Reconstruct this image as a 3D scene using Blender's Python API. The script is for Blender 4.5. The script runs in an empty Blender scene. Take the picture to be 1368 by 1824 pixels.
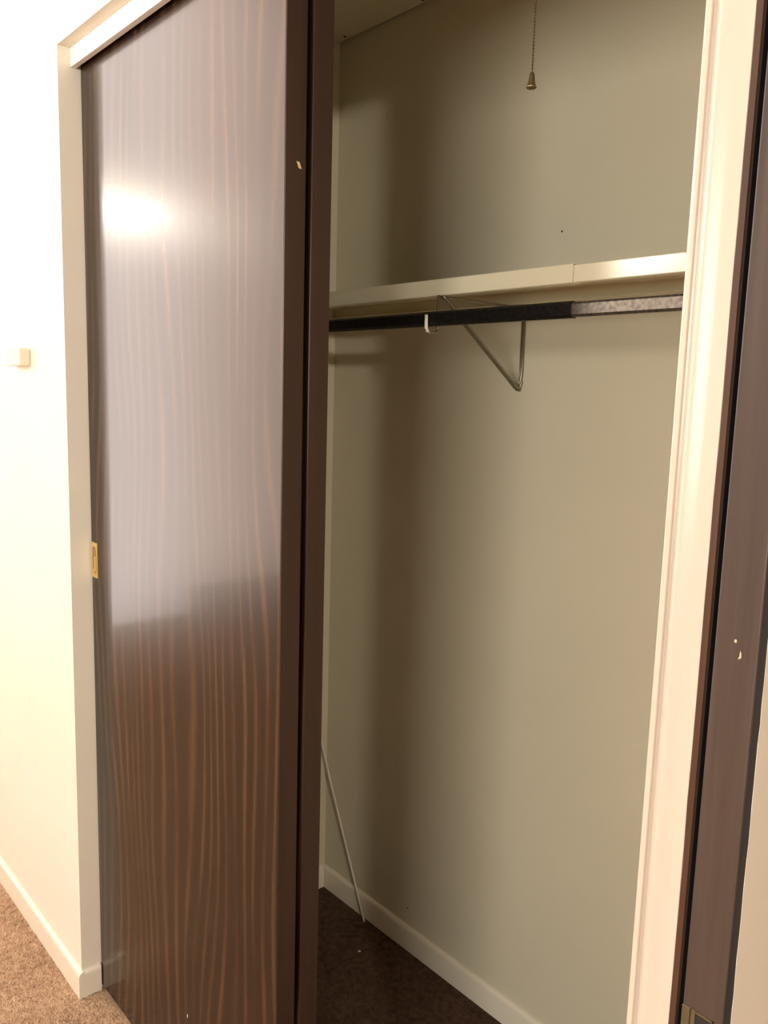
import bpy, bmesh, math, random
import numpy as np
from mathutils import Vector, Matrix

# ------------------------------------------------------------------ camera
SC = bpy.context.scene
COL = SC.collection
R = [[0.6572201883, 0.7531703984, 0.0282130298],
     [0.1265476904, -0.0733700413, -0.9892434074],
     [-0.7429988601, 0.6537210323, -0.1435322468]]     # rows: right, down, forward
CAM_Z = 1.42
cam = bpy.data.cameras.new('camera')
cam.sensor_fit = 'VERTICAL'
cam.sensor_height = 36.0
cam.lens = 1467.4 / 1824 * 36.0
cam.clip_start = 0.02
co = bpy.data.objects.new('camera', cam)
COL.objects.link(co)
M = Matrix.Identity(4)
for i in range(3):
    M[i][0] = R[0][i]
    M[i][1] = -R[1][i]
    M[i][2] = -R[2][i]
M[2][3] = CAM_Z
co.matrix_world = M
SC.camera = co

# ------------------------------------------------------------------ world, exposure
w = bpy.data.worlds.new('world')
SC.world = w
w.use_nodes = True
w.node_tree.nodes['Background'].inputs[0].default_value = (1.0, 0.93, 0.82, 1)
w.node_tree.nodes['Background'].inputs[1].default_value = 0.05
SC.view_settings.view_transform = 'Standard'
SC.view_settings.look = 'None'
SC.view_settings.exposure = 0.0
SC.view_settings.gamma = 1.0
SC.view_settings.use_curve_mapping = False
# lamp strengths (the lamps themselves are built with their fixtures further down)
FAN_POWER = 220.0       # each bulb of the cluster lamp at the left
GLOBE_POWER = 115.0     # main globe lamp of the room
HALL_POWER = 1450.0      # wall sconce at the right
FILL_POWER = 13.0     # added unseen glowing window behind the camera, for soft fill
SHEER_POWER = 7.0       # sheer curtain of the left glass door, and the added peach glow
WARM = (1.0, 0.92, 0.79)

# ------------------------------------------------------------------ materials
def newmat(name):
    m = bpy.data.materials.new(name)
    m.use_nodes = True
    nt = m.node_tree
    return m, nt, nt.nodes['Principled BSDF']

def ramp(nt, fac, stops):
    r = nt.nodes.new('ShaderNodeValToRGB')
    els = r.color_ramp.elements
    while len(els) < len(stops):
        els.new(0.5)
    for e, (p, c) in zip(els, stops):
        e.position = p
        e.color = (*c, 1)
    nt.links.new(fac, r.inputs[0])
    return r.outputs[0]

def coords(nt, scale, loc=(0, 0, 0)):
    tc = nt.nodes.new('ShaderNodeTexCoord')
    mp = nt.nodes.new('ShaderNodeMapping')
    mp.inputs['Scale'].default_value = scale
    mp.inputs['Location'].default_value = loc
    nt.links.new(tc.outputs['Object'], mp.inputs[0])
    return mp.outputs[0]

def noise(nt, vec, scale, detail=4, rough=0.5):
    n = nt.nodes.new('ShaderNodeTexNoise')
    n.inputs['Scale'].default_value = scale
    n.inputs['Detail'].default_value = detail
    n.inputs['Roughness'].default_value = rough
    nt.links.new(vec, n.inputs['Vector'])
    return n.outputs['Fac']

def bump(nt, bs, h, strength, dist):
    b = nt.nodes.new('ShaderNodeBump')
    b.inputs['Strength'].default_value = strength
    b.inputs['Distance'].default_value = dist
    nt.links.new(h, b.inputs['Height'])
    nt.links.new(b.outputs[0], bs.inputs['Normal'])

def paint(name, c, rough=0.55, var=0.05, bscale=180, bstr=0.12, coat=0.0, bdist=0.0006):
    m, nt, bs = newmat(name)
    v = coords(nt, (1, 1, 1))
    f = noise(nt, v, 3.0, 5)
    c0 = tuple(x * (1 - var) for x in c)
    nt.links.new(ramp(nt, f, [(0.3, c0), (0.7, c)]), bs.inputs['Base Color'])
    bs.inputs['Roughness'].default_value = rough
    bs.inputs['Coat Weight'].default_value = coat
    bs.inputs['Coat Roughness'].default_value = 0.2
    bump(nt, bs, noise(nt, v, bscale, 3), bstr, bdist)
    return m

def plain(name, c, rough=0.5, metal=0.0, var=0.12, scale=40):
    m, nt, bs = newmat(name)
    f = noise(nt, coords(nt, (1, 1, 1)), scale, 4)
    nt.links.new(ramp(nt, f, [(0.3, tuple(x * (1 - var) for x in c)), (0.7, c)]), bs.inputs['Base Color'])
    bs.inputs['Roughness'].default_value = rough
    bs.inputs['Metallic'].default_value = metal
    return m

def veneer(name, offset):
    """dark walnut print veneer: vertical tapering streaks under a satin varnish"""
    m, nt, bs = newmat(name)
    L = nt.links
    wide = noise(nt, coords(nt, (5.0, 1, 1.25), offset), 1.0, 1, 0.3)
    tc = nt.nodes.new('ShaderNodeTexCoord')
    sep = nt.nodes.new('ShaderNodeSeparateXYZ')
    L.new(tc.outputs['Object'], sep.inputs[0])
    def mth(op, a, b=None):
        n = nt.nodes.new('ShaderNodeMath')
        n.operation = op
        for i, x in enumerate((a, b)):
            if x is None:
                continue
            if isinstance(x, (int, float)):
                n.inputs[i].default_value = x
            else:
                L.new(x, n.inputs[i])
        return n.outputs[0]
    ph = mth('ADD', mth('MULTIPLY', sep.outputs[0], 185.0), mth('MULTIPLY', wide, 34.0))
    s = mth('SINE', ph)
    s01 = mth('ADD', mth('MULTIPLY', s, 0.5), 0.5)
    s01 = mth('POWER', s01, 2.2)
    gate = noise(nt, coords(nt, (22, 1, 2.6), offset), 1.0, 3)
    gate = ramp(nt, gate, [(0.30, (0.22, 0.22, 0.22)), (0.68, (1, 1, 1))])
    streak = mth('MULTIPLY', s01, gate)
    fine = noise(nt, coords(nt, (320, 1, 4.0), offset), 1.0, 5, 0.6)
    tot = mth('ADD', mth('MULTIPLY', streak, 0.62), mth('MULTIPLY', fine, 0.45))
    col = ramp(nt, tot, [(0.12, (0.013, 0.0057, 0.0028)), (0.36, (0.023, 0.0105, 0.0051)), (0.85, (0.078, 0.037, 0.016))])
    L.new(col, bs.inputs['Base Color'])
    bs.inputs['Roughness'].default_value = 0.07
    bs.inputs['Specular IOR Level'].default_value = 0.018
    bs.inputs['Coat Weight'].default_value = 1.0
    bs.inputs['Coat Roughness'].default_value = 0.27
    bs.inputs['Coat IOR'].default_value = 1.36
    bump(nt, bs, tot, 0.12, 0.0004)
    return m

def stain(name, c, c2, rough=0.5):
    m, nt, bs = newmat(name)
    f = noise(nt, coords(nt, (60, 60, 2.0)), 1.0, 6, 0.65)
    nt.links.new(ramp(nt, f, [(0.3, c), (0.72, c2)]), bs.inputs['Base Color'])
    bs.inputs['Roughness'].default_value = rough
    bump(nt, bs, f, 0.25, 0.0004)
    return m

def emit(name, c, s):
    m = bpy.data.materials.new(name)
    m.use_nodes = True
    nt = m.node_tree
    nt.nodes.remove(nt.nodes['Principled BSDF'])
    e = nt.nodes.new('ShaderNodeEmission')
    e.inputs[0].default_value = (*c, 1)
    e.inputs[1].default_value = s
    nt.links.new(e.outputs[0], nt.nodes['Material Output'].inputs[0])
    return m

def carpet_mat(name, cols):
    m, nt, bs = newmat(name)
    v = coords(nt, (1, 1, 1))
    a = noise(nt, v, 60, 6, 0.7)
    b = noise(nt, v, 7, 3)
    mx = nt.nodes.new('ShaderNodeMath')
    mx.operation = 'ADD'
    mu = nt.nodes.new('ShaderNodeMath')
    mu.operation = 'MULTIPLY'
    mu.inputs[1].default_value = 0.35
    nt.links.new(b, mu.inputs[0])
    nt.links.new(a, mx.inputs[0])
    nt.links.new(mu.outputs[0], mx.inputs[1])
    nt.links.new(ramp(nt, mx.outputs[0], list(zip((0.48, 0.66, 0.86), cols))), bs.inputs['Base Color'])
    bs.inputs['Roughness'].default_value = 0.95
    bs.inputs['Specular IOR Level'].default_value = 0.1
    bump(nt, bs, noise(nt, v, 260, 4, 0.7), 0.5, 0.002)
    return m

MAT = {
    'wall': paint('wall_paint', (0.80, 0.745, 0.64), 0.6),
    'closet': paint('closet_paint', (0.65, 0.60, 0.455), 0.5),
    'ceil': paint('ceiling_paint', (0.86, 0.82, 0.76), 0.8),
    'trim': paint('trim_enamel', (0.62, 0.54, 0.455), 0.30, 0.03, 60, 0.10, 0.25),
    'base': paint('baseboard_enamel', (0.80, 0.735, 0.61), 0.35, 0.05, 60, 0.1, 0.1),
    'fascia': paint('fascia_enamel', (0.93, 0.91, 0.86), 0.4, 0.03, 60, 0.05),
    'shelf': paint('shelf_enamel', (0.82, 0.76, 0.56), 0.24, 0.03, 40, 0.04, 0.3),
    'door_face': paint('cream_door_paint', (0.86, 0.75, 0.60), 0.5, 0.06, 30, 0.2),
    'veneer': veneer('walnut_veneer', (0, 0, 0)),
    'veneer2': veneer('walnut_veneer_rear', (3.1, 0, 1.7)),
    'edge': stain('dark_edge_stain', (0.028, 0.0125, 0.0075), (0.042, 0.0195, 0.012), 0.45),
    'jamb': stain('red_brown_stain', (0.045, 0.018, 0.009), (0.085, 0.036, 0.018), 0.5),
    'darkwall': stain('bounce_cut_dark_wall', (0.05, 0.026, 0.014), (0.10, 0.052, 0.028), 0.5),  # made-up dark colour on unseen walls to cut bounce light
    'dooredge': stain('worn_brown_stain', (0.042, 0.027, 0.021), (0.080, 0.055, 0.044), 0.42),
    'band': stain('black_brown_stain_and_shade', (0.012, 0.009, 0.008), (0.022, 0.016, 0.013), 0.7),  # dark stain, also the painted shade in the gap by the post
    'brass': plain('brass', (0.88, 0.70, 0.32), 0.33, 0.9, 0.1),
    'shadebrass': plain('shaded_brass', (0.50, 0.38, 0.17), 0.4, 0.8, 0.2, 120),  # darker brass puts the recess shade into the pull's cup
    'dullbrass': plain('dull_brass', (0.22, 0.18, 0.10), 0.45, 0.7, 0.3, 90),
    'rod': plain('black_bronze_tube', (0.050, 0.044, 0.040), 0.36, 0.8, 0.5, 130),
    'rod2': plain('highlit_bronze_tube', (0.26, 0.22, 0.19), 0.40, 0.85, 0.55, 140),  # lighter tube colour paints the highlight on the inner rod
    'steel': plain('grey_steel_wire', (0.30, 0.27, 0.20), 0.38, 0.8),
    'whitewire': plain('whitened_tip', (0.75, 0.72, 0.62), 0.4, 0.0),
    'dark': plain('dark_metal', (0.03, 0.028, 0.025), 0.5, 0.6),
    'plastic': plain('white_plastic', (0.72, 0.68, 0.60), 0.35, 0.0),
    'chip': plain('bare_chip', (0.62, 0.50, 0.25), 0.6, 0.0),
    'putty': plain('pale_chip', (0.62, 0.52, 0.38), 0.6, 0.0),
    'box': plain('cream_plastic', (0.74, 0.66, 0.52), 0.5, 0.0, 0.04),
    'chain': plain('aged_brass_chain', (0.20, 0.14, 0.075), 0.4, 0.8, 0.3, 300),
    'knob': plain('bell_brass', (0.35, 0.26, 0.14), 0.3, 0.8, 0.2, 200),
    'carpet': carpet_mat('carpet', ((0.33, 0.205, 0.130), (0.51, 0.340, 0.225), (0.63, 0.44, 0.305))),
    'carpetbase': carpet_mat('pile_shaded_carpet', ((0.27, 0.165, 0.104), (0.41, 0.270, 0.178), (0.50, 0.345, 0.238))),  # carpet colour darkened to match the pile's self-shading
    'shadecarpet': carpet_mat('shade_dark_carpet', ((0.050, 0.029, 0.019), (0.085, 0.051, 0.034), (0.12, 0.074, 0.050))),  # carpet colour darkened to carry the closet floor's shade
    'fill_pane': emit('fill_window_glow', (1.0, 0.94, 0.84), FILL_POWER),
    'sheer': emit('daylight_through_sheer', (1.0, 0.88, 0.83), SHEER_POWER),
    'peach': emit('peach_wall_glow', (1.0, 0.76, 0.62), SHEER_POWER),
    'bulb': emit('hot_bulb', WARM, FAN_POWER),
    'globe': emit('globe_glow', WARM, GLOBE_POWER),
    'hallglobe': emit('hall_globe_glow', WARM, HALL_POWER),
}

# ------------------------------------------------------------------ mesh helpers
def link(name, bm, mat, parent=None, smooth=False):
    bmesh.ops.recalc_face_normals(bm, faces=bm.faces)
    me = bpy.data.meshes.new(name)
    bm.to_mesh(me)
    bm.free()
    if smooth:
        for p in me.polygons:
            p.use_smooth = True
    me.materials.append(MAT[mat])
    o = bpy.data.objects.new(name, me)
    COL.objects.link(o)
    if parent:
        o.parent = parent
        o.matrix_parent_inverse = parent.matrix_basis.inverted()
    return o

def add_box(bm, x0, x1, y0, y1, z0, z1, bev=0.0, seg=2):
    g = bmesh.ops.create_cube(bm, size=1.0)
    vs = g['verts']
    for v in vs:
        v.co = Vector((x0 + (v.co.x + .5) * (x1 - x0), y0 + (v.co.y + .5) * (y1 - y0), z0 + (v.co.z + .5) * (z1 - z0)))
    if bev > 0:
        es = {e for v in vs for e in v.link_edges}
        bmesh.ops.bevel(bm, geom=list(es), offset=bev, segments=seg, affect='EDGES', profile=0.5)

def box(name, x0, x1, y0, y1, z0, z1, mat, parent=None, bev=0.0, seg=2):
    bm = bmesh.new()
    add_box(bm, x0, x1, y0, y1, z0, z1, bev, seg)
    return link(name, bm, mat, parent)

def boxes(name, lst, mat, parent=None):
    bm = bmesh.new()
    for b in lst:
        add_box(bm, *b)
    return link(name, bm, mat, parent)

def prism(name, pts, a, b, axis, mat, parent=None, smooth=False):
    """extrude a closed 2-D outline along an axis ('x': pts are (y,z); 'z': (x,y); 'y': (x,z))"""
    bm = bmesh.new()
    def P(p, t):
        return {'x': (t, p[0], p[1]), 'y': (p[0], t, p[1]), 'z': (p[0], p[1], t)}[axis]
    A = [bm.verts.new(P(p, a)) for p in pts]
    B = [bm.verts.new(P(p, b)) for p in pts]
    n = len(pts)
    for i in range(n):
        bm.faces.new((A[i], A[(i + 1) % n], B[(i + 1) % n], B[i]))
    bm.faces.new(A)
    bm.faces.new(B[::-1])
    o = link(name, bm, mat, parent)
    if smooth:
        for p in o.data.polygons:
            p.use_smooth = len(p.vertices) == 4
        o.data.set_sharp_from_angle(angle=math.radians(38))
    return o

def add_tube(bm, pts, r, n=8):
    pts = [Vector(p) for p in pts]
    rings = []
    up = None
    for i, p in enumerate(pts):
        d = (pts[min(i + 1, len(pts) - 1)] - pts[max(i - 1, 0)]).normalized()
        if up is None:
            up = d.orthogonal().normalized()
        up = (up - d * up.dot(d)).normalized()
        s = d.cross(up)
        rr = r[i] if isinstance(r, (list, tuple)) else r
        rings.append([bm.verts.new(p + (up * math.cos(t) + s * math.sin(t)) * rr)
                      for t in [2 * math.pi * k / n for k in range(n)]])
    for a, b in zip(rings, rings[1:]):
        for k in range(n):
            bm.faces.new((a[k], a[(k + 1) % n], b[(k + 1) % n], b[k]))
    bm.faces.new(rings[0][::-1])
    bm.faces.new(rings[-1])

def tube(name, pts, r, mat, parent=None, n=10):
    bm = bmesh.new()
    add_tube(bm, pts, r, n)
    return link(name, bm, mat, parent, True)

def arc(c, r, a0, a1, n, plane='yz', x=0):
    out = []
    for i in range(n + 1):
        a = math.radians(a0 + (a1 - a0) * i / n)
        out.append((x, c[0] + r * math.cos(a), c[1] + r * math.sin(a)))
    return out

def lathe(name, prof, mat, loc, parent=None, n=24):
    bm = bmesh.new()
    rings = []
    for r, z in prof:
        rings.append([bm.verts.new((loc[0] + r * math.cos(2 * math.pi * k / n), loc[1] + r * math.sin(2 * math.pi * k / n), loc[2] + z)) for k in range(n)])
    for a, b in zip(rings, rings[1:]):
        for k in range(n):
            bm.faces.new((a[k], a[(k + 1) % n], b[(k + 1) % n], b[k]))
    bm.faces.new(rings[0][::-1])
    bm.faces.new(rings[-1])
    return link(name, bm, mat, parent, True)

def empty(name, loc=(0, 0, 0)):
    o = bpy.data.objects.new(name, None)
    o.location = loc
    o.empty_display_size = 0.05
    COL.objects.link(o)
    return o

def tag(o, label=None, cat=None, group=None, kind=None):
    if label: o['label'] = label
    if cat: o['category'] = cat
    if group: o['group'] = group
    if kind: o['kind'] = kind
    return o

def S(o, label=None, cat=None):
    return tag(o, label, cat, kind='structure')

# ------------------------------------------------------------------ dimensions (metres)
YW = 0.647          # room face of the closet wall
XL = -1.757         # left jamb, and the closet's left wall behind it
XR = -0.362         # closet's right wall
YB = 1.356          # closet back wall
ZO = 2.084          # top of the opening
ZC = 2.280          # closet ceiling
ZR = 3.900          # room ceiling
YI = 0.785          # closet face of the front wall
XA, XZ = -4.40, 1.95  # room ends
YA = -3.00          # wall behind the camera
PX, PY = 0.62, 1.90   # passage right of the closet

# ------------------------------------------------------------------ structure
S(box('floor', XA - .1, XZ + .1, YA - .1, PY + .1, -0.08, 0.0, 'carpetbase'), 'tan cut pile carpet running into the closet', 'carpet')
S(box('floor_closet', XL, XR, YI - .050, YB, 0.0, 0.002, 'shadecarpet'), 'closet floor carpet with shade put into its dark brown colour', 'carpet')
S(box('ceiling', XA - .1, XZ + .1, YA - .1, PY + .1, ZR, ZR + .08, 'ceil'), 'white painted room ceiling', 'ceiling')
bm = bmesh.new()
add_box(bm, XA, XL, YW, YI, 0, ZR)
wl = link('wall_front', bm, 'wall')
S(wl, 'brightly lit white wall left of the closet opening', 'wall')
S(box('wall_header', XL, -0.32, YW, YI, ZO, ZR, 'wall'), 'white wall strip above the closet opening', 'wall')
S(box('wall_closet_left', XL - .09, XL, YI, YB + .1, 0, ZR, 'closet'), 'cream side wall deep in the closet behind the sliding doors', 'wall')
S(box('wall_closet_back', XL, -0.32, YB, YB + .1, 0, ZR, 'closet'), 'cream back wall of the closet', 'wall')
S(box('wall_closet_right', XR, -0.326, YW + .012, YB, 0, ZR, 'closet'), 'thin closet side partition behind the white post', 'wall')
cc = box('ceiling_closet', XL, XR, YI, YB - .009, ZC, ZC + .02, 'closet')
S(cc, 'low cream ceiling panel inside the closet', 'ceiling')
GY0, GY1, GZ0, GZ1 = -1.95, -0.38, 0.06, 3.84; GZS = 0.22      # glass door and added glow sheet in the left end wall
S(boxes('wall_left', [(XA - .1, XA, YA, GY0, 0, ZR), (XA - .1, XA, GY1, YI, 0, ZR), (XA - .1, XA, GY0, -0.97, 0, GZS), (XA - .1, XA, -0.97, GY1, 0, GZ0), (XA - .1, XA, GY0, GY1, GZ1, ZR)], 'wall'), 'white end wall of the room with a curtained glass door', 'wall')
gl = empty('window_2', (XA, (GY0 + GY1) / 2, GZ0))
S(gl, 'glass door with a glowing sheer curtain and an added peach glow sheet at the left end of the room', 'window')
def curtain(name, y0, y1, mat, folds, GZ0):
    bm = bmesh.new()
    n = folds * 8
    rows = []
    for i in range(n + 1):
        y = y0 + (y1 - y0) * i / n
        x = XA - .05 + .018 * math.sin(2 * math.pi * folds * i / n)
        rows.append([bm.verts.new(p) for p in ((x, y, GZ0), (x, y, GZ1), (x - .002, y, GZ1), (x - .002, y, GZ0))])
    for a, b in zip(rows, rows[1:]):
        for k in range(4):
            bm.faces.new((a[k], a[(k + 1) % 4], b[(k + 1) % 4], b[k]))
    bm.faces.new(rows[0]); bm.faces.new(rows[-1][::-1])
    link(name, bm, mat, gl, True)
curtain('sheer_curtain', -0.97, GY1, 'sheer', 7, GZ0)
curtain('peach_glow_sheet', GY0, -0.97, 'peach', 10, GZS)  # added glowing sheet in place of the bright warm wall
WX0, WX1, WZ0, WZ1 = -0.60, 1.85, 1.05, 2.40      # added fill window in the wall behind the camera
S(boxes('wall_rear', [(XA, WX0, YA - .1, YA, 0, ZR), (WX1, XZ, YA - .1, YA, 0, ZR), (WX0, WX1, YA - .1, YA, 0, WZ0), (WX0, WX1, YA - .1, YA, WZ1, ZR)], 'darkwall'), 'unseen wall behind the camera, darkened to cut bounce light, with the added fill window', 'wall')
wn = empty('fill_window', ((WX0 + WX1) / 2, YA, WZ0))
S(wn, 'added glowing window for soft fill, unseen behind the camera', 'window')
box('fill_pane', WX0, WX1, YA - .07, YA - .06, WZ0, WZ1, 'fill_pane', wn)
boxes('fill_frame', [(WX0, WX0 + .04, YA - .06, YA - .02, WZ0, WZ1), (WX1 - .04, WX1, YA - .06, YA - .02, WZ0, WZ1),
                       (WX0, WX1, YA - .06, YA - .02, WZ0, WZ0 + .04), (WX0, WX1, YA - .06, YA - .02, WZ1 - .04, WZ1),
                       ((WX0 + WX1) / 2 - .02, (WX0 + WX1) / 2 + .02, YA - .06, YA - .02, WZ0, WZ1)], 'trim', wn)
S(box('wall_right', XZ, XZ + .1, YA, YI, 0, ZR, 'darkwall'), 'wall at the right end of the room, darkened to cut bounce light', 'wall')
S(box('wall_front_right', PX, XZ, YW, YI, 0, ZR, 'darkwall'), 'wall right of the passage, darkened to cut bounce light', 'wall')
S(box('wall_passage_right', PX, PX + .1, YI, PY, 0, ZR, 'darkwall'), 'right wall of the passage, darkened to cut bounce light', 'wall')
S(box('wall_passage_end', -0.32, PX, PY, PY + .1, 0, ZR, 'darkwall'), 'wall closing the passage, darkened to cut bounce light', 'wall')
S(box('wall_passage_left', -0.42, -0.32, YB + .1, PY, 0, ZR, 'wall'), 'white left wall of the passage past the closet', 'wall')

# fascia and hidden track above the sliding doors
fa = S(box('trim_1', XL, XR, 0.672, 0.684, 2.048, ZO, 'fascia', bev=0.0012), 'white fascia board under the head of the closet opening', 'trim')
S(box('trim_2', XL, XR, 0.684, YI, 2.064, ZO, 'dark'), 'sliding door track hidden behind the white fascia', 'track')

# baseboards: rounded top profile, offset (d) from the wall face, height (z)
def bprof(sign, y, h=0.066, t=0.010):
    p = [(0, 0), (t, 0), (t, h - .012)]
    for i in range(1, 6):
        a = math.radians(90 * i / 5)
        p.append((t * .25 + t * .75 * math.cos(a), h - .012 + .012 * math.sin(a)))
    p.append((0, h))
    return [(y + sign * d, z) for d, z in p]

def baseboard(name, axis, a, b, y, sign, label):
    return S(prism(name, bprof(sign, y), a, b, axis, 'base', smooth=True), label, 'baseboard')

baseboard('baseboard_front', 'x', XA, XL + .010, YW, -1, 'white baseboard along the bright left wall')
baseboard('baseboard_jamb', 'y', YW - .0003, 0.690, XL, 1, 'short white baseboard return on the jamb beside the walnut door')
baseboard('baseboard_closet_back', 'x', XL, XR, YB, -1, 'cream baseboard along the closet back wall')
baseboard('baseboard_closet_left', 'y', YI, YB - .0101, XL, 1, 'cream baseboard on the closet side wall in the far corner')
baseboard('baseboard_closet_right', 'y', YI, YB - .0101, XR, -1, 'cream baseboard on the closet partition behind the post')

# white moulded post at the right of the opening: outline in plan (x,y), front towards -y
def post():
    x0, x1, yb = XR - .0015, -0.3200, YW + .012
    f = 0.637
    pr = [(x0, yb), (x0, f + .0035), (x0 + .001, f + .0015), (x0 + .003, f + .0008), (x0 + .0055, f + .0012),
          (x0 + .0068, f + .0040), (x0 + .0085, f + .0048), (x0 + .0100, f + .0044),
          (x0 + .0112, f + .0010), (x0 + .0135, f - .0022), (x0 + .0165, f - .0040), (x0 + .0195, f - .0042),
          (x0 + .0225, f - .0032), (x0 + .0255, f - .0018), (x0 + .030, f - .0008), (x0 + .036, f - .0002), (x1 - .0012, f), (x1, f + .0012), (x1, yb)]
    o = prism('trim_3', pr, 0.0, ZR - .001, 'z', 'trim', smooth=True)
    return o
S(post(), 'white painted moulded post at the right edge of the closet', 'trim')
# stained strip left bare beside the painted post, a little wavy where the paint line runs
def strip():
    bm = bmesh.new()
    rnd = random.Random(4)
    n = 90
    rows = []
    for i in range(n + 1):
        z = (ZR - .002) * i / n
        e = -0.3206 + rnd.uniform(-.0005, .0004)
        rows.append([bm.verts.new((x, y, z)) for x, y in ((e, 0.6364), (-0.3152, 0.6364), (-0.3152, 0.6400), (e, 0.6400))])
    for a, b in zip(rows, rows[1:]):
        for k in range(4):
            bm.faces.new((a[k], a[(k + 1) % 4], b[(k + 1) % 4], b[k]))
    bm.faces.new(rows[0]); bm.faces.new(rows[-1][::-1])
    return link('trim_4', bm, 'jamb')
S(strip(), 'narrow bare red brown wood strip along the painted post', 'trim')

S(box('gap_shade', -0.3200, -0.3146, 0.6402, 0.664, 0.0, ZR - .002, 'band'), 'black strip added as shade in the gap between post and open door', 'shade strip')  # black strip added to paint the shade inside the gap

# ------------------------------------------------------------------ sliding doors
def sliding_door(name, y0, y1, x0, x1, mat, label):
    d = empty(name, ((x0 + x1) / 2, (y0 + y1) / 2, 0.012))
    tag(d, label, 'door', 'sliding closet doors', 'structure')
    t = 0.0012
    box('panel', x0, x1 - t, y0, y1, 0.012, 2.062, mat, d, 0.0008, 1)
    box('edge_band', x1 - t, x1, y0 + .0003, y1 - .0003, 0.012, 2.062, 'edge', d, 0.0003, 1)
    return d
d1 = sliding_door('door_1', 0.692, 0.728, XL + .004, -1.019, 'veneer', 'front walnut veneer sliding closet door with a brass flush pull')
d2 = sliding_door('door_2', 0.7375, 0.7735, XL + .004, -1.017, 'veneer2', 'rear dark brown sliding door slid behind the front one')

def flush_pull(d, xc, zc, wd=0.032, ht=0.078, y=0.692):
    # plate with a rounded slot cut out, dished cup behind it
    bm = bmesh.new()
    n = 8
    hw, hh = wd / 2, ht / 2
    sw, sh = 0.0105, 0.031
    slot = []
    for cx, cz, a0 in ((0, sh - sw, 0), (0, -(sh - sw), 180)):
        for i in range(n + 1):
            a = math.radians(a0 + 180 * i / n)
            slot.append((cx + sw * math.cos(a), cz + sw * math.sin(a)))
    outer = []
    for (x, z) in slot:       # push each slot point out to the plate's rectangle
        k = min(hw / abs(x) if abs(x) > 1e-6 else 9e9, hh / abs(z) if abs(z) > 1e-6 else 9e9)
        outer.append((x * k, z * k))
    # snap rectangle corners
    for cxs, czs in ((1, 1), (-1, 1), (-1, -1), (1, -1)):
        j = min(range(len(outer)), key=lambda q: (outer[q][0] - cxs * hw) ** 2 + (outer[q][1] - czs * hh) ** 2)
        outer[j] = (cxs * hw, czs * hh)
    m = len(slot)
    lay = []
    for pts, yy in ((outer, y), (outer, y - .0016), (slot, y - .0020), (slot, y - .0002)):
        lay.append([bm.verts.new((xc + p[0], yy, zc + p[1])) for p in pts])
    for A, B in zip(lay, lay[1:]):
        for i in range(m):
            bm.faces.new((A[i], A[(i + 1) % m], B[(i + 1) % m], B[i]))
    pl = link('flush_pull', bm, 'brass', d)
    pl['label'] = 'brass flush finger pull'
    bm = bmesh.new()
    A = [bm.verts.new((xc + p[0], y - .0009, zc + p[1])) for p in slot]
    B = [bm.verts.new((xc + p[0] * .8, y - .0006, zc + p[1] * .9)) for p in slot]
    for i in range(m):
        bm.faces.new((A[i], A[(i + 1) % m], B[(i + 1) % m], B[i]))
    bm.faces.new(B)
    link('cup', bm, 'shadebrass', pl)
    bm = bmesh.new()
    add_box(bm, xc - .0035, xc + .0045, y - .0014, y - .0004, zc - .024, zc + .008, 0.0003, 1)
    link('finger_bar', bm, 'brass', pl)
flush_pull(d1, -1.7345, 1.041)
# chips and a scrap on the front door
def flake(name, pts, parent, mat, axis, at, th):
    """small irregular flake: pts outline in the surface's plane"""
    f = {'x': lambda p, t: (at + t, p[0], p[1]), 'y': lambda p, t: (p[0], at + t, p[1])}[axis]
    bm = bmesh.new()
    A = [bm.verts.new(f(p, 0)) for p in pts]
    B = [bm.verts.new(f(p, th)) for p in pts]
    n = len(pts)
    for i in range(n):
        bm.faces.new((A[i], A[(i + 1) % n], B[(i + 1) % n], B[i]))
    bm.faces.new(A); bm.faces.new(B[::-1])
    return link(name, bm, mat, parent)
o = flake('tape_scrap', [(0.7112, 1.7432), (0.7165, 1.7428), (0.7178, 1.7395), (0.7203, 1.7338), (0.7150, 1.7346), (0.7132, 1.7392)], d1, 'chip', 'x', -1.019, 0.0003)
o['label'] = 'small yellow scrap stuck on the door edge'
o = flake('chip', [(-1.3275, 0.205), (-1.3235, 0.206), (-1.3245, 0.200), (-1.328, 0.196), (-1.3265, 0.201)], d1, 'putty', 'y', 0.692, -0.0002)

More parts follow.
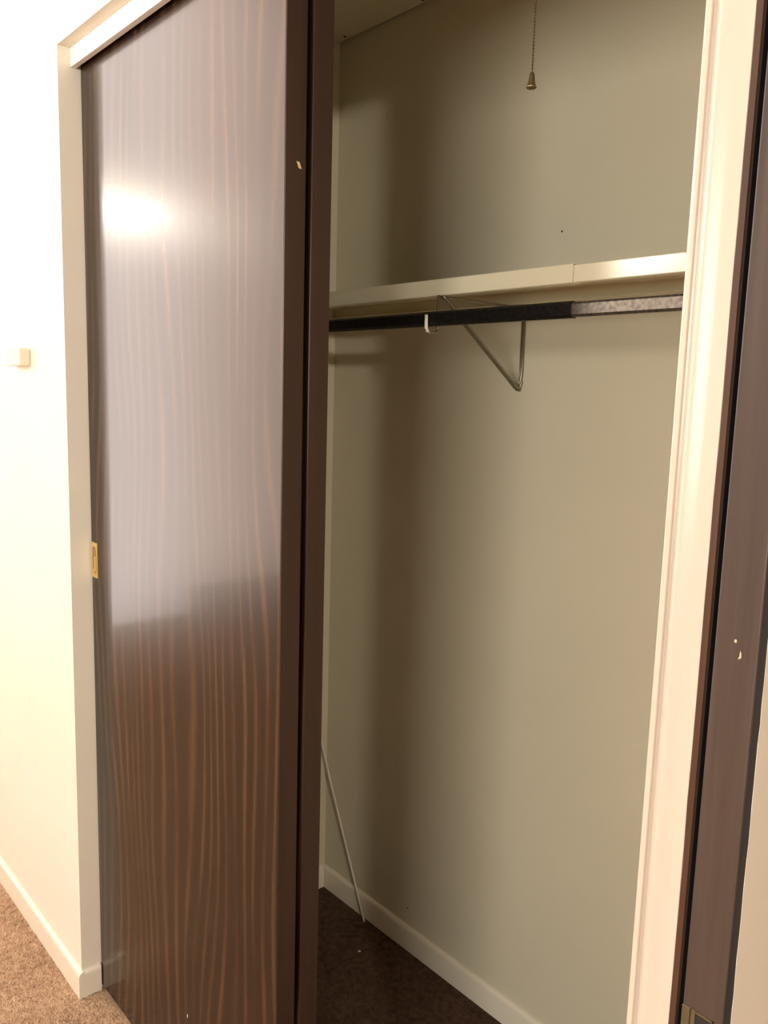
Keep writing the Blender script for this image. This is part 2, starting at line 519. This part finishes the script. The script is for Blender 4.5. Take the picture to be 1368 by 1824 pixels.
# ------------------------------------------------------------------ hinged door standing open against the closet's end
hd = empty('door_3', (-0.289, 0.64, 0.012))
tag(hd, 'cream painted door standing open, worn brown edge with latch plate', 'door', None, 'structure')
def open_door():
    z0, z1, y0, y1 = 0.012, 2.05, 0.637, 1.34
    # wooden core; its front edge is the worn brown strip
    box('core', -0.3098, -0.2738, y0, y1, z0, z1, 'dooredge', hd, 0.0015, 2)
    box('dark_edge', -0.2738, -0.2692, y0 + .004, y1, z0, z1, 'band', hd)
    # cream skin with a wavy paint line
    bm = bmesh.new()
    rnd = random.Random(11)
    rows = []
    n = 120
    for i in range(n + 1):
        z = z0 + (z1 - z0) * i / n
        e = y0 + .0045 + rnd.uniform(-.0006, .0006)
        rows.append([bm.verts.new((x, y, z)) for x, y in ((-0.2692, e), (-0.26885, e), (-0.26885, y1), (-0.2692, y1))])
    for a, b in zip(rows, rows[1:]):
        for k in range(4):
            bm.faces.new((a[k], a[(k + 1) % 4], b[(k + 1) % 4], b[k]))
    bm.faces.new(rows[0]); bm.faces.new(rows[-1][::-1])
    link('face_skin', bm, 'door_face', hd)
    # latch plate on the edge
    p = box('latch_plate', -0.3096, -0.3024, y0 - .0012, y0 + .001, 0.838, 0.8985, 'dullbrass', hd, 0.0004, 1)
    p['label'] = 'dull brass latch plate'
    fr = boxes('latch_frame', [(-0.3008, -0.2974, y0 - .0014, y0 + .001, 0.838, 0.8995),
                               (-0.2974, -0.2810, y0 - .0010, y0 + .001, 0.8968, 0.8986),
                               (-0.2974, -0.2810, y0 - .0010, y0 + .001, 0.838, 0.840),
                               (-0.2822, -0.2804, y0 - .0010, y0 + .001, 0.838, 0.8986)], 'dullbrass', hd)
    box('latch_recess', -0.2974, -0.2822, y0 - .0005, y0 + .001, 0.840, 0.8968, 'band', fr)
    flake('chip', [(-0.2936, 1.2315), (-0.2922, 1.2322), (-0.2914, 1.2310), (-0.2920, 1.2292), (-0.2934, 1.2296)], hd, 'putty', 'y', y0, -0.0003)
    flake('chip', [(-0.2880, 1.2238), (-0.2870, 1.2215), (-0.2868, 1.2180), (-0.2894, 1.2160), (-0.2884, 1.2190)], hd, 'putty', 'y', y0, -0.0003)
open_door()

# ------------------------------------------------------------------ telescoping metal shelf
def shelf_profile(y0, y1, zt, lip, ret, t, back):
    """closed outline (y,z) of a folded sheet: front lip with return, top sheet, back lip"""
    return [(y0, zt - .0015), (y0 + .0015, zt), (y1, zt), (y1, zt - back), (y1 - .014, zt - back), (y1 - .014, zt - back + t),
            (y1 - t, zt - back + t), (y1 - t, zt - t), (y0 + t, zt - t), (y0 + t, zt - lip + t),
            (y0 + ret, zt - lip + t), (y0 + ret, zt - lip), (y0 + .0012, zt - lip), (y0, zt - lip + .0012)]
sh = empty('closet_shelf', ((XL + XR) / 2, 1.23, 1.603))
tag(sh, 'cream enamelled metal closet shelf in two telescoping sections', 'shelf')
ZS = 1.6316
o = prism('shelf_section', shelf_profile(1.1120, YB - .0004, ZS + .0006, 0.0305, 0.021, 0.0010, 0.0255), XL, -0.8250, 'x', 'shelf', sh)
o = prism('shelf_section', shelf_profile(1.1152, YB - .0016, ZS - .0012, 0.0280, 0.018, 0.0010, 0.0230), -0.8700, XR, 'x', 'shelf', sh)

# ------------------------------------------------------------------ telescoping closet rod
def rod_outline(cy, cz, wy, hz, c):
    a, b = wy / 2, hz / 2
    return [(cy - a, cz - b + c), (cy - a + c, cz - b), (cy + a - c, cz - b), (cy + a, cz - b + c),
            (cy + a, cz + b - c), (cy + a - c, cz + b), (cy - a + c, cz + b), (cy - a, cz + b - c)]
rd = empty('closet_rod', ((XL + XR) / 2, 1.093, 1.557))
tag(rd, 'black metal telescoping closet rod hung below the shelf', 'rod')
prism('rod_sleeve', rod_outline(1.0935, 1.5570, 0.0180, 0.0260, .0042), XL + .002, -0.8050, 'x', 'rod', rd)
prism('inner_rod', rod_outline(1.0935, 1.5570, 0.0150, 0.0230, .0036), -0.8050, XR - .002, 'x', 'rod2', rd)
for x in (XL, XR):
    s = 1 if x == XL else -1
    bm = bmesh.new()
    add_box(bm, min(x, x + s * .004), max(x, x + s * .004), 1.078, 1.109, 1.538, 1.590, .001, 1)
    link('end_cup', bm, 'steel', rd)

# ------------------------------------------------------------------ wire bracket
XB = -1.123
br = empty('shelf_bracket', (XB, YB, 1.43))
tag(br, 'grey steel wire bracket with a hook holding shelf and rod', 'bracket')
r = 0.0026
for k, dx in enumerate((-.0035, .0035)):
    tube('diagonal_wire', [(XB + dx, YB - .006, 1.4330), (XB + dx, YB - .016, 1.4390), (XB + dx, 1.1300, 1.5930), (XB + dx, 1.1180, 1.6010)], r, 'steel', br)
vs = [(XB + .006, YB - .004, 1.600), (XB + .006, YB - .004, 1.4640), (XB + .0045, YB - .006, 1.4560), (XB + .006, YB - .004, 1.4480), (XB + .003, YB - .005, 1.4380), (XB, YB - .006, 1.4310)]
tube('wall_wire', vs, 0.0028, 'steel', br)
tube('wall_wire', [(XB + .0012, YB - .004, 1.600), (XB + .0012, YB - .004, 1.4500), (XB + .001, YB - .006, 1.4320)], 0.0022, 'steel', br)
tube('shelf_wire', [(XB, YB - .006, 1.5995), (XB, 1.118, 1.5995)], 0.0026, 'steel', br)
pts = [(XB, 1.1090, 1.6020), (XB, 1.1090, 1.5450)] + arc((1.1010, 1.5410), 0.0080, 0, -90, 5, x=XB) + arc((1.0868, 1.5410), 0.0080, -90, -180, 5, x=XB) + [(XB, 1.0788, 1.5520), (XB, 1.0786, 1.5625)]
tube('rod_hook', pts, 0.0030, 'steel', br)
tube('hook_tip', [(XB, 1.0868, 1.5330), (XB, 1.0811, 1.5353), (XB, 1.0790, 1.5400), (XB, 1.0787, 1.5480), (XB, 1.0785, 1.5640)], [0.0031, 0.0034, 0.0034, 0.0034, 0.0031], 'whitewire', br)
lathe('screw_head', [(0.001, -.004), (0.0042, -.003), (0.0046, 0.0)], 'whitewire', (XB - .004, YB - .022, 1.6018), br, 12)

# ------------------------------------------------------------------ pull chain on the closet lamp
def lamp_and_chain():
    x, y = -0.794, 0.950
    t = empty('closet_lampholder', (x, y, ZC))
    tag(t, 'closet ceiling lampholder with a beaded brass pull chain', 'lampholder')
    lathe('base', [(0.058, -.0002), (0.058, -.010), (0.050, -.022), (0.030, -.034), (0.021, -.060), (0.019, -.075)], 'plastic', (x - .05, y, ZC), t, 28)
    ch = empty_part = None
    bm = bmesh.new()
    z = 1.8720
    while z < 2.240:
        g = bmesh.ops.create_icosphere(bm, subdivisions=1, radius=0.00165)
        bmesh.ops.translate(bm, verts=g['verts'], vec=(x, y, z))
        z += 0.0043
    add_tube(bm, [(x, y, 1.866), (x, y, 2.244)], 0.0006, 6)
    c = link('chain', bm, 'chain', t, True)
    c['kind'] = 'stuff'
    c['label'] = 'beaded brass pull chain'
    tube('arm', [(x - .032, y, 2.240), (x - .01, y, 2.246), (x, y, 2.243)], 0.002, 'chain', t)
    k = lathe('bell_pull', [(0.0012, 0.0215), (0.0030, 0.0195), (0.0038, 0.0150), (0.0045, 0.0090), (0.0062, 0.0035), (0.0074, 0.0008), (0.0066, 0.0), (0.0040, 0.0015)], 'knob', (x, y, 1.8460), t, 16)
    k['label'] = 'small bell shaped end of the pull chain'
lamp_and_chain()

# ------------------------------------------------------------------ thin white rod leaning in the corner
lean = tube('thin_rod', [(-1.5480, 1.3330, 0.0045), (-1.5960, 1.3330, 0.108), (-1.6500, 1.3300, 0.232), (-1.7000, 1.3250, 0.355), (-1.7360, 1.3210, 0.455), (-1.7528, 1.3190, 0.505)], 0.0031, 'plastic')
tag(lean, 'thin white rod leaning in the dark closet corner', 'rod')

# nail heads and marks
def nail(x, y, z, axis, rr=0.003):
    bm = bmesh.new()
    bmesh.ops.create_uvsphere(bm, u_segments=10, v_segments=6, radius=rr)
    sc = {'y': (1, .35, 1), 'z': (1, 1, .35)}[axis]
    for v in bm.verts:
        v.co = Vector((x + v.co.x * sc[0], y + v.co.y * sc[1], z + v.co.z * sc[2]))
    return link('nail', bm, 'dark', None, True)
tag(nail(-1.7102, 1.3323, ZC, 'z', .004), 'dark nail head in the closet ceiling near the corner', 'nail')
tag(nail(-1.4389, 1.337, ZC, 'z', .004), 'dark nail head in the closet ceiling at the picture top', 'nail')
tag(nail(-1.0381, YB, 1.7417, 'y', .0022), 'tiny nail in the closet back wall above the shelf', 'nail')
tag(nail(-1.4055, YB, 0.1107, 'y', .0022), 'tiny nail low on the closet back wall above the baseboard', 'nail')
bm = bmesh.new()
bmesh.ops.create_icosphere(bm, subdivisions=1, radius=0.004)
for v in bm.verts:
    v.co = Vector((-1.4602 + v.co.x, 1.2437 + v.co.y, 0.009 + v.co.z * .5))
tag(link('lint', bm, 'putty'), 'pale lint speck on the shaded closet carpet', 'lint')

# small cream box on the bright wall
wb = box('wall_box', -2.070, -1.972, YW - .024, YW, 1.457, 1.497, 'box', None, 0.003, 2)
tag(wb, 'small cream box mounted on the bright white wall', 'wall box')

# ------------------------------------------------------------------ carpet pile near the camera's view
def pile(name, x0, x1, y0, y1, n, seed, label, mat='carpet'):
    rg = np.random.default_rng(seed)
    bx = rg.uniform(x0, x1, n); by = rg.uniform(y0, y1, n)
    hgt = rg.uniform(.0018, .0048, n); rad = rg.uniform(.0018, .0036, n)
    a0 = rg.uniform(0, 6.283, n)
    V = np.zeros((n, 4, 3))
    for k in range(3):
        a = a0 + k * 2.0944
        V[:, k, 0] = bx + rad * np.cos(a); V[:, k, 1] = by + rad * np.sin(a); V[:, k, 2] = -.0005
    V[:, 3, 0] = bx + rg.normal(0, .0022, n); V[:, 3, 1] = by + rg.normal(0, .0022, n); V[:, 3, 2] = hgt
    base = (np.arange(n) * 4)[:, None]
    F = np.concatenate([base + np.array([[0, 1, 3]]), base + np.array([[1, 2, 3]]), base + np.array([[2, 0, 3]])], axis=1).reshape(-1)
    me = bpy.data.meshes.new(name)
    me.vertices.add(n * 4); me.vertices.foreach_set('co', V.reshape(-1))
    nf = n * 3
    me.loops.add(nf * 3); me.loops.foreach_set('vertex_index', F.astype(np.int32))
    me.polygons.add(nf); me.polygons.foreach_set('loop_start', (np.arange(nf) * 3).astype(np.int32))
    me.update(calc_edges=True)
    me.materials.append(MAT[mat])
    o = bpy.data.objects.new(name, me)
    COL.objects.link(o)
    tag(o, label, 'carpet', None, 'stuff')
pile('carpet_pile', -3.60, -0.45, -0.70, 0.690, 330000, 3, 'tan carpet pile before the white wall and walnut door')
pile('carpet_pile', -1.745, -0.75, 0.78, 1.345, 50000, 5, 'carpet pile on the closet floor, coloured dark for its shade', 'shadecarpet')

# ------------------------------------------------------------------ lamps of the room (outside the frame)
def globe_lamp(x, y, rad, mat, label, drop=0.0):
    t = empty('ceiling_lamp', (x, y, ZR))
    tag(t, label, 'lamp')
    lathe('canopy', [(0.09, -.0002), (0.09, -.012), (0.07, -.028), (0.05, -.034)], 'brass', (x, y, ZR), t, 24)
    if drop:
        tube('stem', [(x, y, ZR - .03), (x, y, ZR - drop - .04)], .007, 'brass', t)
    prof = [(max(rad * math.sin(math.radians(a)), .001), -.03 - rad * .8 + rad * math.cos(math.radians(a)) * .8) for a in range(20, 181, 16)]
    lathe('globe', prof, mat, (x, y, ZR - drop), t, 28)
def cluster_lamp(x, y):
    t = empty('cluster_lamp', (x, y, ZR))
    tag(t, 'ceiling lamp with a cluster of bare bulbs', 'lamp')
    lathe('canopy', [(0.07, -.0002), (0.07, -.02), (0.03, -.04), (0.012, -.05), (0.012, -1.52), (0.04, -1.525), (0.04, -1.55), (0.01, -1.56)], 'brass', (x, y, ZR), t, 24)
    for bx, by, bz in ((-3.85, -.265, 2.235), (-3.80, -.415, 2.240), (-4.02, -.40, 2.235)):
        d = Vector((bx - x, by - y, 0))
        tube('arm', [(x + d.x * .25, y + d.y * .25, ZR - 1.54), (x + d.x * .7, y + d.y * .7, ZR - 1.535), (bx, by, bz + .062)], .007, 'brass', t)
        lathe('socket', [(.014, .075), (.018, .07), (.018, .028), (.013, .026)], 'brass', (bx, by, bz), t, 16)
        bl = lathe('bulb', [(.011, .030), (.018, .018), (.026, .004), (.030, -.010), (.027, -.024), (.017, -.035), (.003, -.040)], 'bulb', (bx, by, bz), t, 16)
cluster_lamp(-3.90, -0.36)
globe_lamp(-2.06, -1.00, 0.13, 'globe', 'bright globe pendant lamp in the middle of the room', 1.66)
sc_ = empty('wall_sconce', (XZ, -0.63, 1.95))
tag(sc_, 'globe wall sconce on the right wall', 'lamp')
box('backplate', XZ - .018, XZ, -0.68, -0.58, 1.87, 2.03, 'brass', sc_, .004, 2)
tube('arm', [(XZ - .018, -0.63, 1.90), (XZ - .10, -0.63, 1.84), (XZ - .15, -0.63, 1.85), (XZ - .15, -0.63, 1.875)], .008, 'brass', sc_)
lathe('globe', [(max(0.05 * math.sin(math.radians(a)), .002), 0.05 * math.cos(math.radians(a))) for a in range(4, 181, 16)], 'hallglobe', (XZ - .15, -0.63, 1.922), sc_, 28)
